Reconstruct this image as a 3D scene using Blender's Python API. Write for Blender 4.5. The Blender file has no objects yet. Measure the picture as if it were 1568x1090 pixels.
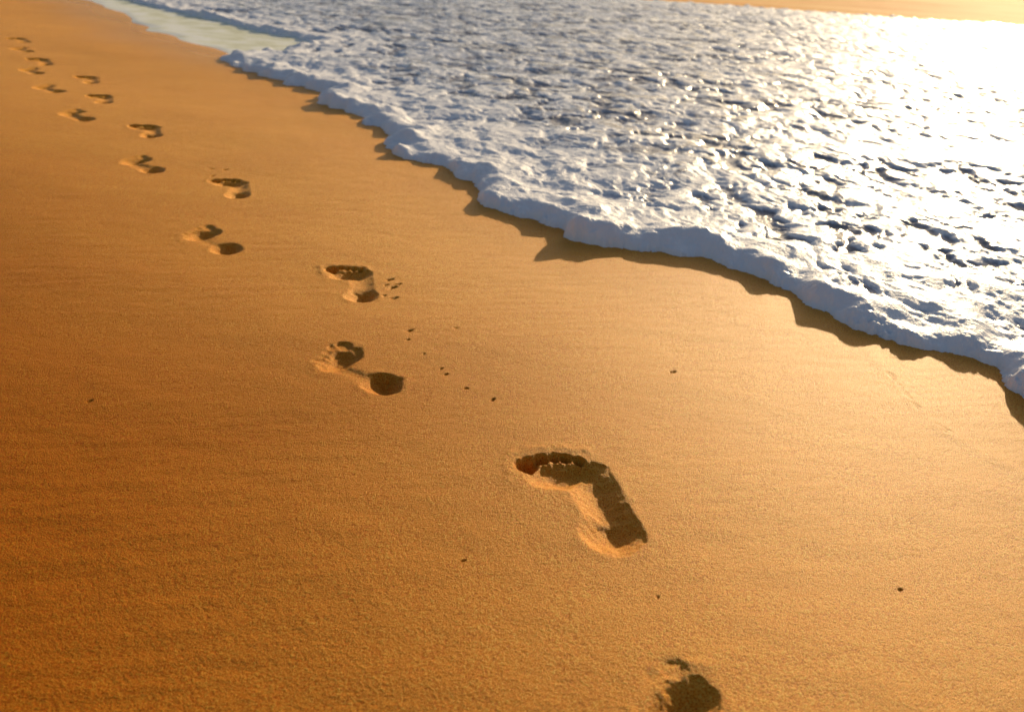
import bpy, math, numpy as np
from mathutils import Matrix, Vector
sc = bpy.context.scene
# ------------------------------------------------------------------ camera model
W, Hh, F = 1568.0, 1089.0, 1200.0
CAMH = 0.85
PITCH = math.atan(638.0/F); ROLL = math.radians(4.0)
sp, cp, sr, cr = math.sin(PITCH), math.cos(PITCH), math.sin(ROLL), math.cos(ROLL)
def G(x, y):
    """surveyed photo point -> position on the beach plane (metres)"""
    dx, dy = x-W/2, y-Hh/2
    u = dx*cr+dy*sr; v = -dx*sr+dy*cr
    den = F*sp+v*cp
    return np.array([CAMH*u/den, CAMH*(F*cp-v*sp)/den])
# ------------------------------------------------------------------ noise
rng = np.random.RandomState(7)
TAB = rng.rand(512, 512)*2*np.pi
GX, GY = np.cos(TAB), np.sin(TAB)
def gn(x, y, s=0):
    x = x+s*37.31; y = y+s*91.77
    ix = np.floor(x).astype(np.int64); iy = np.floor(y).astype(np.int64)
    fx = x-ix; fy = y-iy
    a = ix & 511; b = iy & 511; a1 = (ix+1) & 511; b1 = (iy+1) & 511
    u = fx*fx*fx*(fx*(fx*6-15)+10); v = fy*fy*fy*(fy*(fy*6-15)+10)
    n00 = GX[a, b]*fx+GY[a, b]*fy
    n10 = GX[a1, b]*(fx-1)+GY[a1, b]*fy
    n01 = GX[a, b1]*fx+GY[a, b1]*(fy-1)
    n11 = GX[a1, b1]*(fx-1)+GY[a1, b1]*(fy-1)
    return (n00*(1-u)*(1-v)+n10*u*(1-v)+n01*(1-u)*v+n11*u*v)*1.5
def ss(a, b, x):
    t = np.clip((x-a)/(b-a), 0, 1); return t*t*(3-2*t)
# ------------------------------------------------------------------ shoreline
foam_px = [(2300,1150),(1900,860),(1700,720),(1610,655),(1568,615),(1540,590),(1510,560),(1480,545),(1400,530),(1320,505),(1240,475),(1195,440),
 (1150,415),(1080,395),(1000,383),(930,375),(880,365),(858,345),(800,330),(745,315),(725,297),(720,278),(690,262),(640,247),(603,233),
 (600,220),(612,211),(582,201),(562,181),(520,167),(488,156),(500,142),(460,131),(410,118),(370,105),(335,92),(350,86),(430,82),(476,68),
 (440,58),(370,43),(330,32),(260,18),(190,0),(125,-28),(60,-58)]
foam_poly = np.array([G(*p) for p in foam_px])
YF = G(1250, 21)[1]
foam_poly = np.vstack([foam_poly, [[foam_poly[-1,0]+1, YF+0.2],[-4,YF],[0,YF-.3],[3,YF+.1],[6,YF-.1],[9,YF+.2],[14,YF],[26,YF],[26,0],[6,-1.2],[3.0,0.2]]])
film_px = [(2420,1150),(2000,870),(1800,720),(1660,600),(1480,500),(1260,400),(1060,340),(900,300),(780,240),(660,190),(560,140),(450,108),(400,98),(345,84),(285,68),(238,48),(192,27),(150,8),(120,-4),(60,-30),(0,-55)]
film_poly = np.array([G(*p) for p in film_px])
film_poly = np.vstack([film_poly, [[-28,40],[-330,450],[450,450],[450,-40],[8,-3.0],[4,0.0]]])
def segdist(pts, X, Y):
    d2 = np.full(X.shape, 1e12)
    for (ax, ay), (bx, by) in zip(pts[:-1], pts[1:]):
        ex, ey = bx-ax, by-ay
        t = np.clip(((X-ax)*ex+(Y-ay)*ey)/(ex*ex+ey*ey), 0, 1)
        d2 = np.minimum(d2, (X-ax-t*ex)**2+(Y-ay-t*ey)**2)
    return np.sqrt(d2)
def sdist(poly, X, Y):
    """positive inside"""
    sh = X.shape; x = X.ravel(); y = Y.ravel()
    d2 = np.full(x.shape, 1e12); ins = np.zeros(x.shape, bool)
    n = len(poly)
    for i in range(n):
        ax, ay = poly[i]; bx, by = poly[(i+1) % n]
        ex, ey = bx-ax, by-ay
        t = np.clip(((x-ax)*ex+(y-ay)*ey)/(ex*ex+ey*ey+1e-12), 0, 1)
        d2 = np.minimum(d2, (x-ax-t*ex)**2+(y-ay-t*ey)**2)
        if ay != by:
            c = ((ay > y) != (by > y)) & (x < ex*(y-ay)/(by-ay)+ax)
            ins ^= c
    d = np.sqrt(d2)
    return np.where(ins, d, -d).reshape(sh)
def geo(a, b, k):
    n = int(math.log(b/a)/k)+1
    return np.geomspace(a, b, n)
def make_mesh(name, X, Y, Z, keep=None, attrs=None, wrap=False):
    nr, na = X.shape
    co = np.stack([X, Y, Z], -1).reshape(-1, 3).astype(np.float32)
    idx = np.arange(nr*na, dtype=np.int64).reshape(nr, na)
    if wrap: idx = np.hstack([idx, idx[:, :1]])
    q = np.stack([idx[:-1, :-1], idx[:-1, 1:], idx[1:, 1:], idx[1:, :-1]], -1).reshape(-1, 4)
    q = q[:, ::-1]
    if attrs: attrs = {k: v.ravel() for k, v in attrs.items()}
    if keep is not None:
        kf = keep.ravel()[q].any(1); q = q[kf]
        used = np.zeros(nr*na, bool); used[q.ravel()] = True
        rem = np.cumsum(used)-1; q = rem[q]; co = co[used]
        if attrs: attrs = {k: v[used] for k, v in attrs.items()}
    me = bpy.data.meshes.new(name)
    me.vertices.add(len(co)); me.vertices.foreach_set('co', co.ravel())
    me.loops.add(q.size); me.loops.foreach_set('vertex_index', q.ravel().astype(np.int32))
    me.polygons.add(len(q))
    me.polygons.foreach_set('loop_start', np.arange(0, q.size, 4, dtype=np.int32))
    me.polygons.foreach_set('loop_total', np.full(len(q), 4, np.int32))
    me.polygons.foreach_set('use_smooth', np.ones(len(q), bool))
    if attrs:
        for k, v in attrs.items():
            at = me.attributes.new(k, 'FLOAT', 'POINT'); at.data.foreach_set('value', v.ravel().astype(np.float32))
    me.update(calc_edges=True)
    me.validate()
    if me.polygons[len(me.polygons)//2].normal.z < 0: me.flip_normals()
    ob = bpy.data.objects.new(name, me); sc.collection.objects.link(ob)
    return ob
# ------------------------------------------------------------------ beach sand
fa = math.radians(47)
ang = np.concatenate([np.arange(-fa, fa, 0.0020), np.radians(np.arange(48, 312.5, 2.0))])
rad = np.concatenate([np.linspace(0.01, 0.5, 8), geo(0.56, 13, 0.0020), geo(13.3, 600, 0.04)])
A, R = np.meshgrid(ang, rad)
X = R*np.sin(A); Y = R*np.cos(A)
near = 1/(1+(R/6)**2)
Z = 0.010*gn(X*0.8, Y*0.8, 1)+0.0030*gn(X*2.3+.3*Y, Y*3.1, 2)
Z += near*(0.0008*gn(X*9+4*Y, Y*16, 3)+0.00035*gn(X*45, Y*60, 4))
Z += near*0.0007*gn(X*5+Y*9, Y*38-X*9, 6)*ss(-.2, .5, gn(X*1.3, Y*1.3, 14)+.2)
Z += near*0.00045*gn(X*160, Y*190, 5)
dfilm = sdist(film_poly, X, Y)
inland = ss(-0.7, -2.2, dfilm)*ss(4.5, 0.9, Y)  # mask for the painted shade at near left; also sets roughness and specular
wet = ss(-.75, -.02, dfilm+.12*gn(X*1.5, Y*1.5, 18))*ss(4.0, 6.0, Y)
Z -= 0.035*ss(-1.0, -2.6, dfilm)*ss(5, 1.5, Y)
Z -= 0.03*ss(0.0, 0.30, dfilm) + 1.2*ss(2, 60, dfilm)
# old swash line left by the previous wave
swl = [G(*p) for p in [(1330,535),(1385,600),(1415,635),(1470,672),(1520,700),(1590,735),(1700,800)]]
ds = segdist(swl, X, Y)+.008*gn(X*20, Y*20, 15)
Z += -0.0020*np.exp(-(ds/.005)**2)*ss(-.1, .4, gn(X*30, Y*30, 16))+.0012*ss(.03, 0, ds)
# footprints : toe-centre, heel-end, side, arch, depth
prints = [((985,1040),(1183,1200),'L',.9,1.15), ((824,683),(968,844),'R',1.0,.96), ((488,520),(612,600),'L',.12,.95), ((522,400),(562,458),'R',.2,1.0),
 ((288,346),(364,380),'L',.1,.95), ((345,268),(366,304),'R',.3,1.0), ((197,239),(242,258),'L',.2,.95), ((216,190),(234,210),'R',.3,1.0),
 ((98,170),(138,183),'L',.3,.9), ((148,144),(160,158),'R',.3,.9), ((56,130),(95,139),'L',.3,.9), ((127,114),(141,125),'R',.3,.9),
 ((40,103),(58,110),'L',.3,.9), ((52,90),(72,96),'R',.3,.8), ((24,73),(44,78),'L',.3,.8), ((20,59),(38,63),'R',.3,.8)]
walk = G(352,285)-G(880,755); walk /= np.linalg.norm(walk)
for k, (tp, hp, side, arch, dep) in enumerate(prints):
    L = (.285, .290)[k] if k < 2 else .262
    wid = 1.22 if k < 2 else 1.06
    t = G(*tp); h = G(*hp); c = (t+h)/2
    m = (t-h); m /= np.linalg.norm(m)
    wgt = 1.0 if k < 4 else 0.55
    if k == 0: c = t-m*L*.45
    m = m*wgt+walk*(1-wgt); m /= np.linalg.norm(m)
    o = np.array([m[1], -m[0]])
    if side == 'L': o = -o
    sel = (X-c[0])**2+(Y-c[1])**2 < 0.28**2
    x = X[sel]; y = Y[sel]
    wx = x+0.0026*gn(x*80, y*80, 11+k)+0.006*gn(x*22, y*22, 31+k); wy = y+0.0026*gn(x*80, y*80, 51+k)+0.006*gn(x*22, y*22, 71+k)
    a = ((wx-c[0])*m[0]+(wy-c[1])*m[1])/L+0.5
    b = ((wx-c[0])*o[0]+(wy-c[1])*o[1])/L/wid
    def ell(ca, cb, ra, rb, rot=0):
        da, db = a-ca, b-cb
        if rot:
            cc, s_ = math.cos(rot), math.sin(rot); da, db = da*cc+db*s_, -da*s_+db*cc
        return (np.sqrt((da/ra)**2+(db/rb)**2)-1)*min(ra, rb)
    def cap(a0, b0, a1, b1, r0, r1):
        ea, eb = a1-a0, b1-b0
        tt = np.clip(((a-a0)*ea+(b-b0)*eb)/(ea*ea+eb*eb), 0, 1)
        return np.sqrt((a-a0-tt*ea)**2+(b-b0-tt*eb)**2)-(r0+(r1-r0)*tt)
    R_ = side == 'R'
    tw = 1.0 if R_ else (.22 if k else .10)
    eo = .014 if R_ else .03          # toe dents merge softly on the left prints
    comps = [(ell(.15,.0,.155,.125), 1.0, .060, -.120), (ell(.71,.02,.125,.19,.35), .85, .050, -.10),
             (cap(.20,.035,.66,.11,.085,.095), .42+.33*arch if arch > .4 else arch*1.2, .060, -.09)]
    comps += [(ell(.900,-.125,.074,.062), 1.20*tw, eo, -.032), (ell(.914,-.037,.042,.036), 1.0*tw, eo, -.022), (ell(.890,.030,.040,.033), .94*tw, eo, -.022),
              (ell(.857,.090,.038,.031), .88*tw, eo, -.020), (ell(.814,.146,.035,.029), .82*tw, eo, -.020)]
    D = 0.0230*dep
    depth = np.zeros(x.shape); dm = np.full(x.shape, 9.0)
    for d, w, e0, e1 in comps:
        dd = D*w*ss(e0, e1, d)
        kk = 0.003 if e0 > .025 else 0.0014
        hh = np.clip(.5+.5*(depth-dd)/kk, 0, 1); depth = dd*(1-hh)+depth*hh+kk*hh*(1-hh)*np.minimum(1, (dd+depth)/.004)
        if w > .3: dm = np.minimum(dm, d)
    depth *= 1+0.10*gn(x*30, y*30, 90+k)
    crumb = ss(.72, .86, a)*(0.3 if side == 'L' else 1.0)
    rim = 0.0010*dep*np.exp(-((dm-.060)/.025)**2)*(0.5+0.9*gn(x*35, y*35, 95+k))*(1+1.5*crumb)
    Z[sel] += -depth+rim+ss(0.05, -.02, dm)*((0.0005+.0016*crumb)*gn(x*110, y*110, 97)+.0005*gn(x*55, y*55, 98))
# little kicked-up crumbs of sand close to the track
divots = [(597,424,8),(601,436,10),(604,452,8),(592,432,5),(628,503,8),(624,517,5),(698,500,4),(648,540,4),(683,570,5),(676,561,4),(714,592,5),(754,610,6),
 (1030,569,7),(133,600,5),(203,90,4),(345,258,5),(325,256,4),(325,267,4),(710,853,3),(1008,912,3),(1378,901,4),(588,448,5),(610,431,5)]
for i, (px, py, s) in enumerate(divots):
    c = G(px, py); s_ = s*0.0007*max(1.0, c[1]/1.6)
    sel = (X-c[0])**2+(Y-c[1])**2 < (4*s_)**2
    x = X[sel]-c[0]; y = Y[sel]-c[1]
    th = 0.9+.5*math.sin(i*3.1); xr = x*math.cos(th)+y*math.sin(th); yr = -x*math.sin(th)+y*math.cos(th)
    q = np.sqrt((xr/1.7)**2+(yr/.7)**2)/s_+0.6*gn(X[sel]*160, Y[sel]*160, i)
    Z[sel] += -0.0075*ss(1.4, .2, q)
beach = make_mesh("beach_sand", X, Y, Z, wrap=True, attrs={"inland_shade": inland, "wet": wet})
# ------------------------------------------------------------------ sea water
ang2 = np.radians(np.concatenate([np.arange(-60, -38, 1.0), np.arange(-38, 45, 0.22), np.arange(45, 181, 2.0)]))
rad2 = np.concatenate([geo(0.9, 40, 0.006), geo(41, 600, 0.04)])
A, R = np.meshgrid(ang2, rad2); X = R*np.sin(A); Y = R*np.cos(A)
d = sdist(film_poly, X, Y)
d = d+0.05*gn(X*2, Y*2, 4)*np.clip(R/3, 0, 3)
Z = -0.006+0.010*ss(-.02, .10, d)-0.03*ss(0, -.15, d)+0.002*gn(X*3, Y*5, 8)*ss(0, .4, d)
Z += ss(.5, 6, d)*(0.012*gn(X*.35+Y*.1, Y*1.1, 9)+0.005*gn(X*1.2, Y*3, 10))
sw = ss(YF+1, YF+6, Y)
Z += sw*(0.06*gn(X*.06, Y*.35, 12)+.02*gn(X*.3, Y*1.2, 13))
sea = make_mesh("sea_water", X, Y, Z, keep=(d > -.2), attrs={"edge": ss(.35, 0, d)})
# ------------------------------------------------------------------ foam sheet
ang3 = np.radians(np.concatenate([np.arange(-38, 40, 0.105), np.arange(40, 100, 0.8)]))
rad3 = geo(1.0, 28, 0.0020)
A, R = np.meshgrid(ang3, rad3); X = R*np.sin(A); Y = R*np.cos(A)
d = sdist(foam_poly, X, Y)
fs = np.clip(R/2.2, .8, 2.2)
d = d+0.024*fs*gn(X*4.5, Y*4.5, 20)+0.018*fs*gn(X*11, Y*11, 40)+0.010*gn(X*24, Y*24, 21)+0.007*gn(X*55, Y*55, 22)+0.004*gn(X*120, Y*120, 43)
dd = np.maximum(d, 0)
n1_ = gn(X*8, Y*8, 41)
w = 0.120*np.clip(fs, 1, 1.5)*(1+.7*n1_)
prof = np.clip(1-(1-np.minimum(dd/w, 1))**2, 0, 1)**.62
lum = 1.0+0.8*gn(X*2.6, Y*2.6, 23)+.80*gn(X*9, Y*9, 42)
body = 0.027+0.034*np.exp(-(dd/0.16)**2)*lum
wx = X+0.05*gn(X*5, Y*5, 30)+.012*gn(X*19, Y*19, 44); wy = Y+0.05*gn(X*5, Y*5, 31)+.012*gn(X*19, Y*19, 45)
n1 = gn(wx*4.5, wy*3.4, 24); n2 = gn(wx*10, wy*8.5, 25); n3 = gn(wx*24, wy*21, 26); n4 = gn(wx*52, wy*48, 46)
dens = np.clip(.55+1.2*gn(X*1.0, Y*1.0, 34), 0, 1.4)
inn = ss(0.03, 0.30, dd)
terr = np.exp(-((np.abs(dd-.42-.16*gn(X*1.7, Y*1.7, 60)))/.05)**2)+.8*np.exp(-((np.abs(dd-.95-.3*gn(X*1.2, Y*1.2, 61)))/.07)**2)
pitn = 0.7*n2+0.55*n1+0.30*n3+.10*n4
pit = ss(0.00, -0.44, pitn)*inn
puff = 0.0094*n1+0.0076*n2+0.0040*n3+0.0022*n4+0.0007*gn(X*110, Y*110, 27)
swell = 0.012*gn(X*1.1+.4*Y, Y*1.6, 28)+0.016*gn(X*.5+Y*.3, Y*2.2-X*.6, 29)
Z = (body+inn*swell*1.2+puff*(0.65+.30*inn)+.006*terr-0.009*pit*(.25+.75*dens))*prof
Z = np.where(d > 0, np.maximum(Z, .003), d*3.0)
thin = ss(0.15, 1.0, dd)*ss(3.2, -0.3, X-0.18*Y)
lace = 0.7*gn(wx*3.0, wy*7, 35)+.55*n2+.5*n3+.3*n4
cells = np.minimum(np.abs(gn(wx*7, wy*7, 70)), np.abs(gn(wx*13, wy*13, 71)))
web = ss(.12, .02, cells)
foamv = 1-0.85*pit*(.45+dens)-thin*(0.62+1.0*lace-.3*terr)
foamv = np.clip(foamv+web*.45*(foamv < .8), 0, 1)
Z = Z+0.010*ss(.1, .6, dd)
foam = make_mesh("sea_foam", X, Y, Z, keep=(d > -0.012), attrs={"foamv": foamv})
# ------------------------------------------------------------------ materials
def mat(name):
    m = bpy.data.materials.new(name); m.use_nodes = True
    nt = m.node_tree; return m, nt, nt.nodes['Principled BSDF']
def N(nt, t, **kw):
    n = nt.nodes.new(t)
    for k, v in kw.items(): setattr(n, k, v)
    return n
def noise(nt, vec, scale, detail=2, rough=.5):
    n = N(nt, 'ShaderNodeTexNoise'); n.inputs['Scale'].default_value = scale
    n.inputs['Detail'].default_value = detail; n.inputs['Roughness'].default_value = rough
    nt.links.new(vec, n.inputs['Vector']); return n.outputs['Fac']
def ramp(nt, fac, stops):
    r = N(nt, 'ShaderNodeValToRGB'); e = r.color_ramp.elements
    while len(e) < len(stops): e.new(0.5)
    for el, (p, c) in zip(e, stops): el.position = p; el.color = (*c, 1)
    nt.links.new(fac, r.inputs['Fac']); return r.outputs['Color']
def mapping(nt, vec, scale, rot=0):
    m = N(nt, 'ShaderNodeMapping'); m.inputs['Scale'].default_value = scale; m.inputs['Rotation'].default_value = (0, 0, rot)
    nt.links.new(vec, m.inputs['Vector']); return m.outputs['Vector']
def bump(nt, h, strength, dist, prev=None):
    b = N(nt, 'ShaderNodeBump'); b.inputs['Strength'].default_value = strength; b.inputs['Distance'].default_value = dist
    nt.links.new(h, b.inputs['Height'])
    if prev: nt.links.new(prev, b.inputs['Normal'])
    return b.outputs['Normal']
def mixc(nt, f, a, b, mode='MIX'):
    m = N(nt, 'ShaderNodeMix', data_type='RGBA', blend_type=mode)
    if isinstance(f, float): m.inputs[0].default_value = f
    else: nt.links.new(f, m.inputs[0])
    for i, v in ((6, a), (7, b)):
        if isinstance(v, tuple): m.inputs[i].default_value = (*v, 1)
        else: nt.links.new(v, m.inputs[i])
    return m.outputs[2]
def maprange(nt, v, a, b, c, d):
    m = N(nt, 'ShaderNodeMapRange')
    for n_, x in zip(('From Min', 'From Max', 'To Min', 'To Max'), (a, b, c, d)): m.inputs[n_].default_value = x
    nt.links.new(v, m.inputs['Value']); return m.outputs[0]
def math2(nt, op, a, b):
    m = N(nt, 'ShaderNodeMath', operation=op)
    for i, v in enumerate((a, b)):
        if isinstance(v, (int, float)): m.inputs[i].default_value = v
        else: nt.links.new(v, m.inputs[i])
    return m.outputs[0]
# sand
m, nt, P = mat("golden_sand")
oc = N(nt, 'ShaderNodeTexCoord').outputs['Object']
inland_shade = N(nt, 'ShaderNodeAttribute', attribute_name="inland_shade").outputs['Fac']
wetf = N(nt, 'ShaderNodeAttribute', attribute_name="wet").outputs['Fac']
grain = noise(nt, oc, 430, 3, .70)
col = ramp(nt, grain, [(.35, (.52, .12, .003)), (.49, (1.0, .355, .014)), (.64, (1.0, .66, .13))])
patch = noise(nt, mapping(nt, oc, (1.2, 2.6, 1), .3), 1.3, 4, .6)
col = mixc(nt, 1.0, col, ramp(nt, patch, [(.3, (.94, .88, .76)), (.65, (1, 1, 1))]), 'MULTIPLY')
shade_tint = mixc(nt, inland_shade, (1, 1, 1), (.58, .41, .14))  # shade toward the near left, painted into the sand colour
col = mixc(nt, 1.0, col, shade_tint, 'MULTIPLY')
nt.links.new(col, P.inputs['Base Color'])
nt.links.new(math2(nt, 'SUBTRACT', maprange(nt, inland_shade, 0, 1, .48, .62), math2(nt, 'MULTIPLY', wetf, .22)), P.inputs['Roughness'])
nt.links.new(maprange(nt, inland_shade, 0, 1, .46, .14), P.inputs['Specular IOR Level'])
P.inputs['Specular Tint'].default_value = (1, .62, .24, 1)
streak = noise(nt, mapping(nt, oc, (50, 190, 60), .22), 1.0, 3, .65)
nrm = bump(nt, streak, .36, .003)
nrm = bump(nt, grain, 1.0, .0036, nrm)
nrm = bump(nt, noise(nt, oc, 1200, 1), .5, .0008, nrm)
nt.links.new(nrm, P.inputs['Normal'])
beach.data.materials.append(m)
# sea
m, nt, P = mat("turbid_sea_water")
oc = N(nt, 'ShaderNodeTexCoord').outputs['Object']
sep = N(nt, 'ShaderNodeSeparateXYZ'); nt.links.new(oc, sep.inputs[0])
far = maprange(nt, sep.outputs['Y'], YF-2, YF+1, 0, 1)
lace = noise(nt, mapping(nt, oc, (1.5, 2.5, 1), .4), 3.0, 5, .65)
edge = N(nt, 'ShaderNodeAttribute', attribute_name="edge").outputs['Fac']
lad = N(nt, 'ShaderNodeMath', operation='MULTIPLY_ADD'); nt.links.new(edge, lad.inputs[0]); lad.inputs[1].default_value = .14; nt.links.new(lace, lad.inputs[2])
nearc = ramp(nt, lad.outputs[0], [(.38, (.70, .68, .46)), (.52, (.88, .87, .68)), (.60, (.96, .95, .88))])
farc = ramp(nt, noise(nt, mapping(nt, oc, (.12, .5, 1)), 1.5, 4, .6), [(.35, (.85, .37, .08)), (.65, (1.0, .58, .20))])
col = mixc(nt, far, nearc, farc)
nt.links.new(col, P.inputs['Base Color'])
nt.links.new(maprange(nt, far, 0, 1, .38, .80), P.inputs['Roughness'])
nt.links.new(maprange(nt, far, 0, 1, .10, .06), P.inputs['Specular IOR Level'])
P.inputs['Specular Tint'].default_value = (1, .85, .6, 1)
nrm = bump(nt, noise(nt, mapping(nt, oc, (3, 9, 3), .1), 1.5, 4, .55), .25, .015)
nt.links.new(nrm, P.inputs['Normal'])
sea.data.materials.append(m)
# foam
m, nt, P = mat("sea_foam")
oc = N(nt, 'ShaderNodeTexCoord').outputs['Object']
at = N(nt, 'ShaderNodeAttribute', attribute_name="foamv").outputs['Fac']
bub = N(nt, 'ShaderNodeTexVoronoi'); bub.inputs['Scale'].default_value = 160; nt.links.new(oc, bub.inputs['Vector'])
bigb = noise(nt, oc, 70, 5, .65)
ad = N(nt, 'ShaderNodeMath', operation='MULTIPLY_ADD'); nt.links.new(bigb, ad.inputs[0]); ad.inputs[1].default_value = .5; nt.links.new(at, ad.inputs[2])
col = ramp(nt, ad.outputs[0], [(.22, (.28, .25, .26)), (.5, (.44, .45, .53)), (.85, (.78, .80, .88)), (1.15, (.96, .94, .97))])
nt.links.new(col, P.inputs['Base Color'])
nt.links.new(maprange(nt, at, 0, 1, .16, .50), P.inputs['Roughness'])
nt.links.new(maprange(nt, at, 0, 1, .5, .30), P.inputs['Specular IOR Level'])
P.inputs['Coat Weight'].default_value = .15; P.inputs['Coat Roughness'].default_value = .14
nrm = bump(nt, bigb, .32, .010)
nrm = bump(nt, bub.outputs['Distance'], .45, .0028, nrm)
nt.links.new(nrm, P.inputs['Normal'])
foam.data.materials.append(m)
# ------------------------------------------------------------------ light
EL, AZ = math.radians(16.0), math.radians(30)
w = bpy.data.worlds.new("World"); sc.world = w; w.use_nodes = True
nt = w.node_tree; sky = nt.nodes.new('ShaderNodeTexSky'); sky.sky_type = 'NISHITA'; sky.sun_disc = False
sky.sun_elevation = EL; sky.sun_rotation = AZ; sky.dust_density = 2.5
nt.links.new(sky.outputs[0], nt.nodes['Background'].inputs[0]); nt.nodes['Background'].inputs[1].default_value = .085
sd = bpy.data.lights.new("sun", 'SUN'); sd.energy = 5; sd.angle = math.radians(1.0); sd.color = (1, .78, .47)
so = bpy.data.objects.new("sun", sd); sc.collection.objects.link(so)
tosun = Vector((math.sin(AZ)*math.cos(EL), math.cos(AZ)*math.cos(EL), math.sin(EL)))
so.rotation_euler = tosun.to_track_quat('Z', 'Y').to_euler(); so.location = tosun*20
# ------------------------------------------------------------------ camera
cd = bpy.data.cameras.new("camera"); co = bpy.data.objects.new("camera", cd); sc.collection.objects.link(co)
Rv, Fv = Vector((1, 0, 0)), Vector((0, cp, -sp)); U = Vector((0, sp, cp))
right = Rv*cr+U*sr; up = U*cr-Rv*sr; back = -Fv
M = Matrix((right, up, back)).transposed().to_4x4(); M.translation = Vector((0, 0, CAMH))
co.matrix_world = M
cd.sensor_width = 36; cd.lens = 36*F/W; cd.clip_start = .02; cd.clip_end = 2000
cd.dof.use_dof = True; cd.dof.focus_distance = 1.6; cd.dof.aperture_fstop = 3.6
sc.camera = co
sc.view_settings.view_transform = 'Standard'; sc.view_settings.look = 'None'; sc.view_settings.exposure = 0
